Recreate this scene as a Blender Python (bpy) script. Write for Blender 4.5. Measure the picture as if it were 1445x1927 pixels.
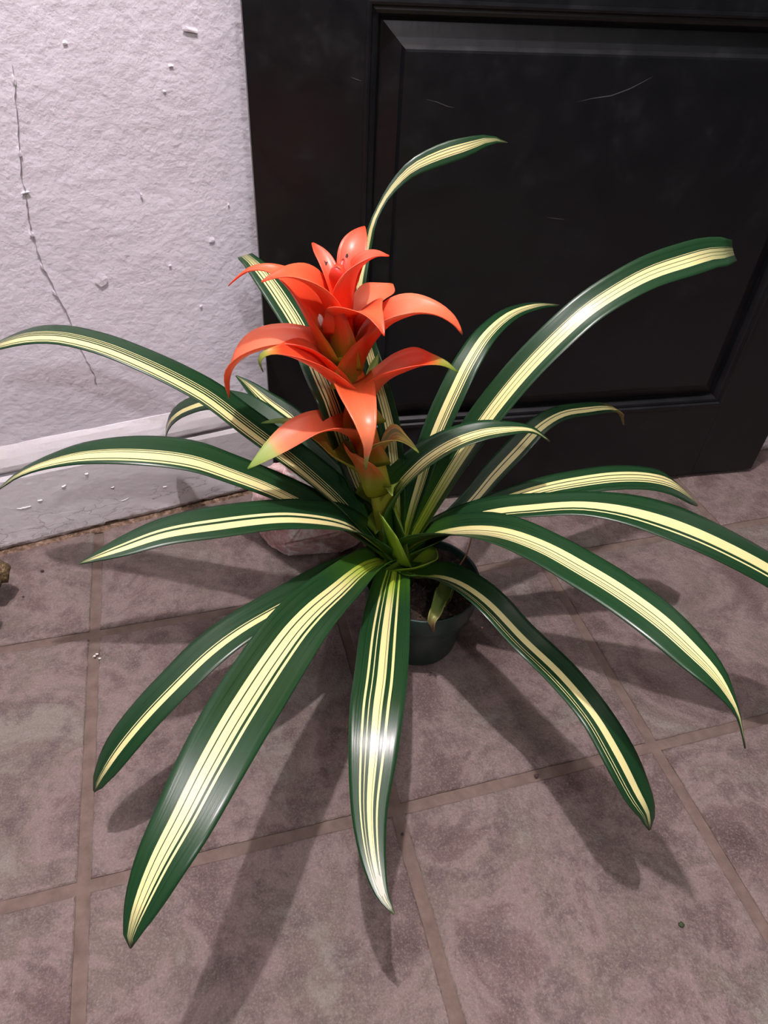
import bpy, bmesh, math, random
import numpy as np
from mathutils import Vector, noise

for o in list(bpy.data.objects):
    bpy.data.objects.remove(o)
SC = bpy.context.scene
COL = SC.collection
T = 0.333                                   # floor tile pitch in metres

# ------------------------------------------------------------------ camera
FPX, YAW, PITCH, ROLL = 1307.17, -0.3108, 0.7254, 0.0666
CAM = np.array([-0.4397, -1.0107, 2.3123]) * T
_cy, _sy = math.cos(YAW), math.sin(YAW)
FW = np.array([-_sy*math.cos(PITCH), _cy*math.cos(PITCH), -math.sin(PITCH)])
_r = np.array([_cy, _sy, 0.0]); _u = np.cross(_r, FW)
RT = math.cos(ROLL)*_r + math.sin(ROLL)*_u
UP = -math.sin(ROLL)*_r + math.cos(ROLL)*_u
cd = bpy.data.cameras.new('camera'); cam = bpy.data.objects.new('camera', cd); COL.objects.link(cam)
cd.sensor_fit = 'HORIZONTAL'; cd.sensor_width = 36.0; cd.lens = 36.0*FPX/1445.0
cd.clip_start = 0.01
M = np.eye(4); M[:3, 0] = RT; M[:3, 1] = UP; M[:3, 2] = -FW; M[:3, 3] = CAM
from mathutils import Matrix
cam.matrix_world = Matrix(M.tolist())
SC.camera = cam

# ------------------------------------------------------------------ light, exposure
W = bpy.data.worlds.new('world'); SC.world = W; W.use_nodes = True
W.node_tree.nodes['Background'].inputs[0].default_value = (1.0, 1.0, 1.0, 1)
W.node_tree.nodes['Background'].inputs[1].default_value = 0.028
def lamp(name, loc, power, col, radius):
    l = bpy.data.lights.new(name, 'POINT'); l.energy = power; l.color = col; l.shadow_soft_size = radius
    o = bpy.data.objects.new(name, l); COL.objects.link(o); o.location = loc
    return o
lamp('ceiling_lamp_offscreen', (-0.58*T, 0.10*T, 2.25), 150, (1.0, 0.90, 0.93), 0.020)
lamp('hall_lamp_offscreen', (-0.05, -1.65, 2.2), 47, (1.0, 0.94, 1.0), 0.03)
SC.view_settings.view_transform = 'Standard'; SC.view_settings.look = 'None'
SC.view_settings.gamma = 1.0; SC.view_settings.use_curve_mapping = False
SC.view_settings.exposure = -0.1

# ------------------------------------------------------------------ pixel helpers
def ray(x, y):
    return FW + RT*(x-722.5)/FPX + UP*(963.5-y)/FPX
def onz(x, y, z=0.0):
    d = ray(x, y); return CAM + d*(z-CAM[2])/d[2]
def onplane(q, P0, n):
    d = ray(*q); return CAM + d*(((P0-CAM)@n)/(d@n))
RH = np.array([RT[0], RT[1], 0.0]); RH /= np.linalg.norm(RH)
TOCAM = np.array([RH[1], -RH[0], 0.0])       # horizontal, towards the viewer
ZUP = np.array([0, 0, 1.0])

# ------------------------------------------------------------------ object helpers
def mesh_obj(name, verts, faces, mat=None, parent=None, smooth=True, uvs=None):
    me = bpy.data.meshes.new(name); me.from_pydata([tuple(map(float, v)) for v in verts], [], faces)
    if uvs is not None:
        uvl = me.uv_layers.new(name='UVMap')
        for lp in me.loops:
            uvl.data[lp.index].uv = uvs[lp.vertex_index]
    if smooth:
        for p in me.polygons: p.use_smooth = True
    me.update()
    o = bpy.data.objects.new(name, me); COL.objects.link(o)
    if mat: me.materials.append(mat)
    if parent: o.parent = parent
    return o
def bm_obj(name, bm, mat=None, parent=None, smooth=False):
    me = bpy.data.meshes.new(name); bmesh.ops.recalc_face_normals(bm, faces=bm.faces); bm.to_mesh(me); bm.free()
    if smooth:
        for p in me.polygons: p.use_smooth = True
    o = bpy.data.objects.new(name, me); COL.objects.link(o)
    if mat: me.materials.append(mat)
    if parent: o.parent = parent
    return o
def tag(o, label, cat=None, group=None, kind=None):
    o['label'] = label
    if cat: o['category'] = cat
    if group: o['group'] = group
    if kind: o['kind'] = kind
    return o
def struct(o, label=None):
    o['kind'] = 'structure'
    if label: o['label'] = label
    return o
def empty(name, loc):
    o = bpy.data.objects.new(name, None); COL.objects.link(o); o.location = loc; return o
def keep(child, parent):                      # parent without moving (parents are unrotated empties)
    child.parent = parent
    child.location = child.location - parent.location
    return child
def box(bm, x0, x1, y0, y1, z0, z1):
    v = [bm.verts.new(p) for p in ((x0,y0,z0),(x1,y0,z0),(x1,y1,z0),(x0,y1,z0),(x0,y0,z1),(x1,y0,z1),(x1,y1,z1),(x0,y1,z1))]
    for f in ((3,2,1,0),(4,5,6,7),(0,1,5,4),(1,2,6,5),(2,3,7,6),(3,0,4,7)): bm.faces.new([v[i] for i in f])
def tube(name, pts, rad, mat, parent=None, seg=10):
    pts = [np.array(p, float) for p in pts]; V = []; Fc = []
    n = len(pts); ref = np.array([0.31, 0.52, 0.79])
    for i, p in enumerate(pts):
        t = pts[min(i+1, n-1)] - pts[max(i-1, 0)]; t /= np.linalg.norm(t)
        a = np.cross(t, ref); a /= np.linalg.norm(a); b = np.cross(t, a)
        r = rad[i] if hasattr(rad, '__len__') else rad
        for k in range(seg):
            w = 2*math.pi*k/seg; V.append(p + r*(a*math.cos(w) + b*math.sin(w)))
    for i in range(n-1):
        for k in range(seg):
            k2 = (k+1) % seg; Fc.append((i*seg+k, i*seg+k2, (i+1)*seg+k2, (i+1)*seg+k))
    Fc.append(tuple(range(seg))[::-1]); Fc.append(tuple((n-1)*seg+k for k in range(seg)))
    return mesh_obj(name, V, Fc, mat, parent)

# ------------------------------------------------------------------ material helpers
class NT:
    def __init__(s, name):
        s.m = bpy.data.materials.new(name); s.m.use_nodes = True; s.t = s.m.node_tree; s.n = s.t.nodes; s.l = s.t.links
        s.b = s.n['Principled BSDF']; s.out = s.n['Material Output']
    def new(s, typ, **kw):
        n = s.n.new(typ)
        for k, v in kw.items(): setattr(n, k, v)
        return n
    def link(s, a, b): s.l.new(a, b)
    def math(s, op, a, b=None, clamp=False):
        n = s.new('ShaderNodeMath', operation=op); n.use_clamp = clamp
        for i, x in enumerate((a, b)):
            if x is None: continue
            if isinstance(x, (int, float)): n.inputs[i].default_value = x
            else: s.link(x, n.inputs[i])
        return n.outputs[0]
    def mix(s, fac, a, b, blend='MIX'):
        n = s.new('ShaderNodeMix', data_type='RGBA', blend_type=blend)
        for i, x in ((0, fac), (6, a), (7, b)):
            if isinstance(x, (int, float)): n.inputs[i].default_value = x
            elif isinstance(x, tuple): n.inputs[i].default_value = (*x, 1) if len(x) == 3 else x
            else: s.link(x, n.inputs[i])
        return n.outputs[2]
    def noise(s, vec, scale, detail=4, rough=0.55, dist=0.0):
        n = s.new('ShaderNodeTexNoise'); n.inputs['Scale'].default_value = scale; n.inputs['Detail'].default_value = detail
        n.inputs['Roughness'].default_value = rough; n.inputs['Distortion'].default_value = dist
        if vec is not None: s.link(vec, n.inputs['Vector'])
        return n.outputs['Fac']
    def ramp(s, fac, stops, interp='LINEAR'):
        n = s.new('ShaderNodeValToRGB'); cr = n.color_ramp; cr.interpolation = interp
        while len(cr.elements) < len(stops): cr.elements.new(0.5)
        for e, (p, c) in zip(cr.elements, stops):
            e.position = p; e.color = (*c, 1) if len(c) == 3 else c
        s.link(fac, n.inputs[0]); return n.outputs[0]
    def maprange(s, v, a, b, c=0.0, d=1.0, smooth=False):
        n = s.new('ShaderNodeMapRange'); n.interpolation_type = 'SMOOTHSTEP' if smooth else 'LINEAR'
        for i, x in enumerate((a, b, c, d)): n.inputs[i+1].default_value = x
        s.link(v, n.inputs[0]); return n.outputs[0]
    def bump(s, h, strength, dist=0.001, normal=None):
        n = s.new('ShaderNodeBump'); n.inputs['Strength'].default_value = strength; n.inputs['Distance'].default_value = dist
        s.link(h, n.inputs['Height'])
        if normal is not None: s.link(normal, n.inputs['Normal'])
        return n.outputs[0]
    def geo(s): return s.new('ShaderNodeNewGeometry').outputs['Position']
    def setb(s, **kw):
        for k, v in kw.items():
            k = k.replace('_', ' ')
            if isinstance(v, (int, float)): s.b.inputs[k].default_value = v
            elif isinstance(v, tuple): s.b.inputs[k].default_value = (*v, 1) if len(v) == 3 else v
            else: s.link(v, s.b.inputs[k])
def plain(name, col, rough=0.5, **kw):
    n = NT(name); n.setb(Base_Color=col, Roughness=rough, **kw); return n.m

def mat_tile():
    n = NT('tile_glaze'); pos = n.geo()
    oi = n.new('ShaderNodeObjectInfo')
    off = n.new('ShaderNodeVectorMath', operation='MULTIPLY_ADD')
    cv = n.new('ShaderNodeCombineXYZ')
    for i in range(3): n.link(oi.outputs['Random'], cv.inputs[i])
    n.link(cv.outputs[0], off.inputs[0]); off.inputs[1].default_value = (7, 3, 11); n.link(pos, off.inputs[2])
    p = off.outputs[0]
    a = n.noise(p, 8.0, 8, 0.68, 0.5); b = n.noise(p, 26, 6, 0.7); c = n.noise(p, 430, 4, 0.7)
    col = n.ramp(a, [(0.30, (0.085, 0.055, 0.050)), (0.42, (0.165, 0.115, 0.106)), (0.49, (0.255, 0.195, 0.180)), (0.56, (0.170, 0.132, 0.114)), (0.64, (0.250, 0.225, 0.195)), (0.75, (0.190, 0.165, 0.135))])
    col = n.mix(n.maprange(b, 0.50, 0.66, 0.0, 0.8), col, (0.105, 0.075, 0.070))
    col = n.mix(n.maprange(c, 0.50, 0.75, 0.0, 0.5), col, (0.44, 0.38, 0.35))
    col = n.mix(n.maprange(c, 0.42, 0.22, 0.0, 0.7), col, (0.06, 0.045, 0.042))
    col = n.mix(1.0, col, (0.84, 0.82, 0.82), 'MULTIPLY')
    n.setb(Base_Color=col, Roughness=n.maprange(b, 0.3, 0.7, 0.42, 0.62))
    n.b.inputs['Specular IOR Level'].default_value = 0.4
    h = n.math('ADD', n.math('MULTIPLY', n.noise(p, 240, 4, 0.7), 0.8), n.math('MULTIPLY', n.noise(p, 34, 4, 0.6), 1.0))
    n.setb(Normal=n.bump(h, 0.8, 0.0045)); return n.m
def mat_grout():
    n = NT('grout'); pos = n.geo(); a = n.noise(pos, 60, 5, 0.6)
    n.setb(Base_Color=n.ramp(a, [(0.3, (0.105, 0.072, 0.058)), (0.7, (0.165, 0.118, 0.098))]), Roughness=0.9)
    n.setb(Normal=n.bump(n.noise(pos, 400, 3), 0.4, 0.001)); return n.m
def mat_paint(name, base, bump=0.35, stain=0.0):
    n = NT(name); pos = n.geo()
    a = n.noise(pos, 5, 3); b = n.noise(pos, 62, 3, 0.5); c = n.noise(pos, 170, 3, 0.6)
    dk = tuple(x*0.93 for x in base)
    col = n.mix(n.maprange(a, 0.35, 0.65), base, dk)
    if stain > 0:                             # dirt and worn paint along the floor joint
        sep = n.new('ShaderNodeSeparateXYZ'); n.link(pos, sep.inputs[0])
        z = n.math('ADD', sep.outputs[2], n.math('MULTIPLY', n.math('SUBTRACT', n.noise(pos, 45, 5, 0.7), 0.5), 0.045))
        col = n.mix(n.maprange(z, 0.016, 0.002, 0.0, stain), col, (0.17, 0.115, 0.075))
        sp = n.noise(pos, 26, 4, 0.7)
        m = n.math('MULTIPLY', n.maprange(sp, 0.60, 0.68), n.maprange(sep.outputs[2], 0.07, 0.03))
        col = n.mix(n.math('MULTIPLY', m, 0.45), col, (0.42, 0.36, 0.32))
    h = n.math('ADD', n.math('MULTIPLY', b, 1.0), n.math('MULTIPLY', c, 0.5))
    if stain > 0:                             # fine branching cracks in the old paint
        sc = n.new('ShaderNodeVectorMath', operation='MULTIPLY'); n.link(pos, sc.inputs[0]); sc.inputs[1].default_value = (1, 1, 2.6)
        wv = n.new('ShaderNodeTexNoise'); wv.inputs['Scale'].default_value = 38; wv.inputs['Detail'].default_value = 4; n.link(sc.outputs[0], wv.inputs['Vector'])
        ad = n.new('ShaderNodeVectorMath', operation='MULTIPLY_ADD'); n.link(wv.outputs['Color'], ad.inputs[0]); ad.inputs[1].default_value = (.045, .045, .045); n.link(sc.outputs[0], ad.inputs[2])
        vo = n.new('ShaderNodeTexVoronoi', feature='DISTANCE_TO_EDGE'); vo.inputs['Scale'].default_value = 24; n.link(ad.outputs[0], vo.inputs['Vector'])
        zm = n.math('MULTIPLY', n.maprange(sep.outputs[2], 0.068, 0.045), n.maprange(n.noise(pos, 17, 3), 0.44, 0.52))
        ck = n.math('MULTIPLY', n.maprange(vo.outputs['Distance'], 0.035, 0.010), zm)
        col = n.mix(n.math('MULTIPLY', ck, 0.55), col, (0.30, 0.26, 0.24))
        h = n.math('SUBTRACT', h, n.math('MULTIPLY', ck, 0.9))
    n.setb(Base_Color=col, Roughness=0.55)
    n.setb(Normal=n.bump(h, bump, 0.004)); return n.m
def mat_door():
    n = NT('black_door_paint'); pos = n.geo()
    sc = n.new('ShaderNodeVectorMath', operation='MULTIPLY'); n.link(pos, sc.inputs[0]); sc.inputs[1].default_value = (1, 1, 0.18)
    a = n.noise(sc.outputs[0], 120, 4); b = n.noise(pos, 28, 5, 0.7)
    col = n.mix(n.maprange(b, 0.55, 0.80, 0.0, 0.30), (0.0030, 0.0036, 0.0050), (0.025, 0.030, 0.033))
    n.setb(Base_Color=col, Roughness=n.maprange(b, 0.3, 0.7, 0.34, 0.50))
    n.b.inputs['Specular IOR Level'].default_value = 0.5
    n.setb(Normal=n.bump(a, 0.12, 0.001)); return n.m

GREEN = (0.0095, 0.042, 0.0145); CREAM = (0.90, 0.83, 0.42); LIME = (0.42, 0.56, 0.045); BASEG = (0.035, 0.11, 0.012)
def mat_leaf(name, stripes, seed, base_tint=0.11, dry_tip=False):
    n = NT(name); uv = n.new('ShaderNodeUVMap'); sep = n.new('ShaderNodeSeparateXYZ'); n.link(uv.outputs[0], sep.inputs[0])
    u, v = sep.outputs[0], sep.outputs[1]
    cv = n.new('ShaderNodeCombineXYZ'); n.link(n.math('MULTIPLY', u, 40.0), cv.inputs[0]); n.link(n.math('MULTIPLY', v, 1.6), cv.inputs[1]); cv.inputs[2].default_value = seed*3.7
    streak = n.noise(cv.outputs[0], 1.0, 3, 0.6)
    wob = n.math('MULTIPLY', n.math('SUBTRACT', n.noise(cv.outputs[0], 0.35, 1), 0.5), 0.012)
    uu = n.math('ADD', u, wob)
    stops = [(0.0, (0, 0, 0))]
    for a, b in sorted(stripes):
        stops.append(((a+1)/2, (1, 1, 1))); stops.append(((b+1)/2, (0, 0, 0)))
    mask = n.ramp(uu, stops, 'CONSTANT')
    # hair-thin green lines inside the cream
    cv2 = n.new('ShaderNodeCombineXYZ'); n.link(n.math('MULTIPLY', u, 48.0), cv2.inputs[0]); n.link(n.math('MULTIPLY', v, 0.5), cv2.inputs[1]); cv2.inputs[2].default_value = seed*5.1
    fine = n.maprange(n.noise(cv2.outputs[0], 1.0, 2, 0.5), 0.70, 0.74, 1.0, 0.35)
    tipf = n.maprange(v, 0.90, 0.985, 1.0, 0.25)
    mk = n.math('MULTIPLY', n.math('MULTIPLY', mask, fine), tipf)
    bt = n.maprange(v, base_tint*0.6, base_tint*1.7, 1.0, 0.0, True)
    g = n.mix(bt, n.mix(n.maprange(streak, 0.35, 0.7), GREEN, (0.016, 0.062, 0.020)), BASEG)
    c = n.mix(bt, n.mix(n.maprange(streak, 0.4, 0.7), CREAM, (0.86, 0.80, 0.32)), LIME)
    col = n.mix(mk, g, c)
    if dry_tip: col = n.mix(n.maprange(v, 0.90, 0.965), col, (0.42, 0.30, 0.05))
    n.setb(Base_Color=col, Roughness=n.maprange(streak, 0.3, 0.7, 0.26, 0.36))
    n.b.inputs['Specular IOR Level'].default_value = 0.62
    h = n.math('ADD', n.math('MULTIPLY', streak, 0.5), n.math('MULTIPLY', mask, 0.1))
    n.setb(Normal=n.bump(h, 0.22, 0.001))
    tr = n.new('ShaderNodeBsdfTranslucent'); n.link(col, tr.inputs[0]); mx = n.new('ShaderNodeMixShader'); mx.inputs[0].default_value = 0.16
    n.link(n.b.outputs[0], mx.inputs[1]); n.link(tr.outputs[0], mx.inputs[2]); n.link(mx.outputs[0], n.out.inputs[0])
    return n.m
def mat_bract(name, stops, seed=0.0, stripe=None):
    n = NT(name); uv = n.new('ShaderNodeUVMap'); sep = n.new('ShaderNodeSeparateXYZ'); n.link(uv.outputs[0], sep.inputs[0])
    u, v = sep.outputs[0], sep.outputs[1]
    cv = n.new('ShaderNodeCombineXYZ'); n.link(n.math('MULTIPLY', u, 26.0), cv.inputs[0]); n.link(n.math('MULTIPLY', v, 2.0), cv.inputs[1]); cv.inputs[2].default_value = seed
    streak = n.noise(cv.outputs[0], 1.0, 3, 0.6)
    vv = n.math('ADD', v, n.math('MULTIPLY', n.math('SUBTRACT', streak, 0.5), 0.10))
    col = n.ramp(vv, stops)
    col = n.mix(n.maprange(streak, 0.45, 0.8, 0.0, 0.22), col, n.mix(0.5, col, (0.95, 0.35, 0.16)))
    if stripe:
        m = n.maprange(n.noise(cv.outputs[0], 0.7, 1), 0.5, 0.56)
        col = n.mix(n.math('MULTIPLY', m, 0.65), col, stripe)
    n.setb(Base_Color=col, Roughness=0.34); n.b.inputs['Specular IOR Level'].default_value = 0.5
    n.setb(Normal=n.bump(streak, 0.08, 0.001))
    tr = n.new('ShaderNodeBsdfTranslucent'); n.link(col, tr.inputs[0]); mx = n.new('ShaderNodeMixShader'); mx.inputs[0].default_value = 0.32
    n.link(n.b.outputs[0], mx.inputs[1]); n.link(tr.outputs[0], mx.inputs[2]); n.link(mx.outputs[0], n.out.inputs[0])
    return n.m

# ================================================================== ROOM
TILE, GROUT, PAINT, DOOR = mat_tile(), mat_grout(), mat_paint('wall_paint', (0.83, 0.79, 0.86), 0.42), mat_door()
BPAINT = mat_paint('baseboard_paint', (0.80, 0.77, 0.80), 0.30, stain=0.9)
# floor: grout bed and single tiles
GW = 0.0135; GD = 0.0028
bm = bmesh.new(); box(bm, -5*T, 6*T, -5*T, 5*T, -0.06, -GD)
floor = struct(bm_obj('floor', bm, GROUT), 'mauve and beige stone-look tile floor with brown grout')
def tile_mesh():
    bm = bmesh.new(); h = (T-GW)/2; N = 14; rnd = random.Random(4)
    rows = []
    for ring, z in ((0, -GD-0.002), (1, -0.0016), (2, -0.0003), (3, 0.0)):
        ins = (0, 0.0, 0.0016, 0.0045)[ring]; lst = []
        for side in range(4):
            for i in range(N):
                t = -1 + 2*i/N; a = h-ins
                p = [(t*a, -a), (a, t*a), (-t*a, a), (-a, -t*a)][side]
                w = 0.0011*(noise.noise(Vector((p[0]*60, p[1]*60, 3.1)))) if 0 < ring else 0
                r = math.hypot(*p); q = (p[0]*(1+w/r), p[1]*(1+w/r))
                lst.append(bm.verts.new((q[0], q[1], z)))
        rows.append(lst)
    n = len(rows[0])
    for r in range(3):
        for i in range(n): bm.faces.new((rows[r][i], rows[r][(i+1) % n], rows[r+1][(i+1) % n], rows[r+1][i]))
    bm.faces.new(rows[3]); me = bpy.data.meshes.new('tile'); bmesh.ops.recalc_face_normals(bm, faces=bm.faces); bm.to_mesh(me); bm.free(); me.materials.append(TILE); return me
tm = tile_mesh(); rnd = random.Random(11)
WA = np.array([-1.425, 1.605, 0])*T; WD = np.array([1, 0.172, 0]); WD /= np.linalg.norm(WD); WN = np.array([WD[1], -WD[0], 0])   # wall line, direction, normal to the room
for j in range(-4, 4):
    for i in range(-4, 5):
        o = bpy.data.objects.new('tile', tm); COL.objects.link(o); o.parent = floor
        o.location = ((i+.5)*T, (j+.5)*T, rnd.uniform(-0.0003, 0.0003)); o.rotation_euler = (rnd.uniform(-.001, .001), rnd.uniform(-.001, .001), rnd.choice((0, math.pi/2, math.pi, -math.pi/2)))

bm = bmesh.new(); box(bm, -2.6, 2.8, -3.2, 1.4, 2.5, 2.56)
struct(bm_obj('ceiling', bm, plain('ceiling_paint', (0.55, 0.54, 0.51), 0.9)), 'plain off-white ceiling')
# wall with a rough plaster face (fine grid, wavy)
def wp(s, z, out=0.0):                       # point on the wall: s along, z up, out into the room
    return WA + WD*s + WN*out + ZUP*z
def wall_grid(name, s0, s1, z0, z1, ds, amp, mat, thick=0.10, out=0.0):
    ns, nz = int((s1-s0)/ds), int((z1-z0)/ds); V = []; Fc = []
    for j in range(nz+1):
        for i in range(ns+1):
            s = s0+(s1-s0)*i/ns; z = z0+(z1-z0)*j/nz
            d = amp*(noise.noise(Vector((s*9, z*9, 0)))*1.0 + 0.35*noise.noise(Vector((s*38, z*38, 5))))
            V.append(wp(s, z, out+d))
    for j in range(nz):
        for i in range(ns):
            a = j*(ns+1)+i; Fc.append((a, a+1, a+ns+2, a+ns+1))
    b = len(V)
    for (s, z) in ((s0, z0), (s1, z0), (s1, z1), (s0, z1)): V.append(wp(s, z, out-thick))
    Fc.append((b, b+3, b+2, b+1))
    bot = [i for i in range(ns+1)]; top = [nz*(ns+1)+i for i in range(ns+1)]
    lef = [j*(ns+1) for j in range(nz+1)]; rig = [j*(ns+1)+ns for j in range(nz+1)]
    Fc.append(tuple([b, b+1]+bot[::-1])); Fc.append(tuple([b+2, b+3]+top)); Fc.append(tuple([b+3, b]+lef)); Fc.append(tuple([b+1, b+2]+rig[::-1]))
    return mesh_obj(name, V, Fc, mat)
wall = struct(wall_grid('wall_back', -0.9, 1.75, -0.04, 2.5, 0.012, 0.0016, PAINT), 'rough white painted plaster wall with a hairline crack')
# crack: jagged raised strip, the slit's shade painted as its colour, with lifted paint lips
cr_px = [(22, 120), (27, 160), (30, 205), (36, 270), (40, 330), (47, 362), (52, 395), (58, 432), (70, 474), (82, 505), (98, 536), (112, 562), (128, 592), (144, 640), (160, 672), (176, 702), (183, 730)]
CRACK_SHADE = plain('crack_shade', (0.34, 0.31, 0.32), 0.9)
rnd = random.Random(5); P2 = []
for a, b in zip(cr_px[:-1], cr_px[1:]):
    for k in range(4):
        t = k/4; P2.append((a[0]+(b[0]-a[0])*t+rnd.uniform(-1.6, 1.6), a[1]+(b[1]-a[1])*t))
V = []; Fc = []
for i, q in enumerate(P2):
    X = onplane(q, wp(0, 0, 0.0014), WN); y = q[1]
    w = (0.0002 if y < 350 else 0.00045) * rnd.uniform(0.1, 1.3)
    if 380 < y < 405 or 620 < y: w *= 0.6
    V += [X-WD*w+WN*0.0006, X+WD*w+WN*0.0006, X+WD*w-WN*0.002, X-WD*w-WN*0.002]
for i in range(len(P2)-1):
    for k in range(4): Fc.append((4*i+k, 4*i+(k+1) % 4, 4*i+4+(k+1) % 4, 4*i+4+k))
mesh_obj('crack', V, Fc, CRACK_SHADE, wall, smooth=False)
def flake(q, w, h, ang, lift=0.0006):        # a small lifted flake of paint on the wall
    c = onplane(q, wp(0, 0, 0.0012), WN); V = []; rr = random.Random(int(q[0]*31+q[1])); n = 9
    a = math.cos(ang)*WD + math.sin(ang)*ZUP; b = -math.sin(ang)*WD + math.cos(ang)*ZUP
    for k in range(n):
        t = 2*math.pi*k/n; r = rr.uniform(0.7, 1.15)
        V.append(c + a*math.cos(t)*w*r + b*math.sin(t)*h*r + WN*(lift*rr.uniform(0.5, 1.2) if math.sin(t) < 0.2 else 0.0))
    V.append(c + WN*lift*1.4); V.append(c - WN*0.003)
    Fc = [(k, (k+1) % n, n) for k in range(n)] + [((k+1) % n, k, n+1) for k in range(n)]
    mesh_obj('paint_flake', V, Fc, PAINT, wall, smooth=False)
for q, w, h, a in [((358, 56), .009, .0025, -.2), ((192, 527), .010, .008, .3), ((398, 452), .005, .003, .5), ((26, 150), .002, .005, 0), ((36, 285), .002, .006, 0), ((60, 440), .003, .004, .3),
                   ((80, 503), .002, .006, .45), ((104, 552), .0022, .006, .5), ((122, 80), .003, .002, 0), ((322, 124), .003, .0015, 0), ((265, 366), .0015, .004, .2),
                   ((430, 385), .0015, .002, .2), ((309, 172), .002, .0015, 0), ((48, 362), .005, .0015, .1), ((378, 576), .002, .002, 0), ((320, 500), .002, .002, 0)]:
    flake(q, w, h, a)

# baseboard: plinth board with chipped lower edge, slit, and a bevelled cap above
S0, S1 = -0.9, 1.75
def strip(name, prof, mat, parent=None, ds=0.006, chip=None, amp=0.0009):
    ns = int((S1-S0)/ds); V = []; Fc = []; m = len(prof)
    for i in range(ns+1):
        s = S0+(S1-S0)*i/ns
        for k, (z, o) in enumerate(prof):
            d = amp*(noise.noise(Vector((s*14, z*30, k)))+0.6*noise.noise(Vector((s*60, z*60, 2))))
            zz = z + (chip(s) if chip and k in (0, m-1) else 0)
            V.append(wp(s, zz, o+d))
    for i in range(ns):
        for k in range(m):
            k2 = (k+1) % m; Fc.append((i*m+k, i*m+k2, (i+1)*m+k2, (i+1)*m+k))
    Fc.append(tuple(range(m))); Fc.append(tuple(ns*m+k for k in range(m))[::-1])
    return mesh_obj(name, V, Fc, mat, parent, smooth=False)
def chip(s):
    a = noise.noise(Vector((s*16, 0, 7))); b = noise.noise(Vector((s*70, 1, 7)))
    return 0.006 + 0.005*max(0, a) + 0.003*b + (0.006 if a > 0.35 and b > -0.2 else 0)
base_b = struct(strip('baseboard_back', [(0.0, 0.0125), (0.012, 0.0145), (0.03, 0.0142), (0.055, 0.0138), (0.09, 0.0132), (0.126, 0.0125), (0.1315, 0.010), (0.1315, -0.004), (0.0, -0.004)], BPAINT, chip=chip), 'white painted baseboard with flaking paint at the floor')
cap = strip('baseboard_cap', [(0.1365, -0.004), (0.1362, 0.0075), (0.141, 0.0105), (0.148, 0.0105), (0.160, 0.0075), (0.170, 0.0035), (0.1765, 0.0004), (0.1765, -0.004)], BPAINT, base_b)
# crumbled mortar and dirt in the gap under the baseboard
DIRT = NT('crumbled_mortar'); _p = DIRT.geo(); _a = DIRT.noise(_p, 120, 5, 0.7)
DIRT.setb(Base_Color=DIRT.ramp(_a, [(0.30, (0.035, 0.022, 0.015)), (0.48, (0.16, 0.10, 0.065)), (0.58, (0.26, 0.17, 0.12)), (0.75, (0.42, 0.31, 0.25))]), Roughness=0.95, Normal=DIRT.bump(_a, 0.8, 0.004))
V = []; Fc = []; ns = 430; m = 6
for i in range(ns+1):
    s = S0+(S1-S0)*i/ns
    for k in range(m):
        o = 0.004 + 0.016*k/(m-1) + (0.0025*noise.noise(Vector((s*55, 4, k*.3))) if k == m-1 else 0)
        z = 0.0055*(1-k/(m-1))**0.8 + (0.0024*noise.noise(Vector((s*90, k*1.7, 1))) if k < m-1 else -0.001)
        V.append(wp(s, z, o))
for i in range(ns):
    for k in range(m-1):
        a = i*m+k; Fc.append((a, a+1, a+m+1, a+m))
dl = mesh_obj('mortar_bed', V, Fc, DIRT.m, base_b, smooth=False); dl['kind'] = 'stuff'
# lifted paint curls on the plinth face
def curl(q, w, h, ang):
    c = onplane(q, wp(0, 0, 0.0145), WN); V = []; n = 7; rr = random.Random(int(q[0]*7+q[1]*3))
    a = math.cos(ang)*WD + math.sin(ang)*ZUP; b = -math.sin(ang)*WD + math.cos(ang)*ZUP
    for k in range(n+1):
        t = -1+2*k/n; j = rr.uniform(-.25, .25)*h
        V += [c + a*t*w + b*(j+0.5*h*(1-t*t)) - WN*0.0015, c + a*t*w + b*(j-0.5*h*(1-t*t)) + WN*0.0004*(1-t*t), c + a*t*w + b*(j-0.55*h*(1-t*t)) - WN*0.0012]
    Fc = []
    for k in range(n):
        for e in range(3): Fc.append((3*k+e, 3*k+(e+1) % 3, 3*k+3+(e+1) % 3, 3*k+3+e))
    mesh_obj('paint_curl', V, Fc, BPAINT, base_b, smooth=False)
rnd = random.Random(8)
for q, w, h in [((45, 955), .012, .004), ((120, 915), .004, .0025), ((163, 892), .003, .0025), ((212, 917), .003, .002), ((310, 916), .004, .002), ((75, 942), .004, .002), ((235, 940), .008, .003)]:
    curl(q, w*.8, h*.6, rnd.uniform(-.15, .25))

# door standing in front of the wall
DA = np.array([0.699, 1.50, 0])*T; DD = np.array([1, -0.075, 0]); DD /= np.linalg.norm(DD); DN = np.array([DD[1], -DD[0], 0])
DTH = 0.042
def dp(s, z, out=0.0): return DA + DD*s + DN*out + ZUP*z
door = empty('door_1', tuple(DA)); struct(door, 'matt black painted panel door')
def dbox(name, s0, s1, z0, z1, parent, o0=-DTH, o1=0.0, bev=0.0004):
    bm = bmesh.new()
    v = [bm.verts.new(dp(s, z, o)-DA) for (s, z, o) in ((s0,z0,o1),(s1,z0,o1),(s1,z0,o0),(s0,z0,o0),(s0,z1,o1),(s1,z1,o1),(s1,z1,o0),(s0,z1,o0))]
    for f in ((3,2,1,0),(4,5,6,7),(0,1,5,4),(1,2,6,5),(2,3,7,6),(3,0,4,7)): bm.faces.new([v[i] for i in f])
    if bev: bmesh.ops.bevel(bm, geom=bm.edges[:], offset=bev, segments=2, affect='EDGES')
    return bm_obj(name, bm, DOOR, parent)
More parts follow.
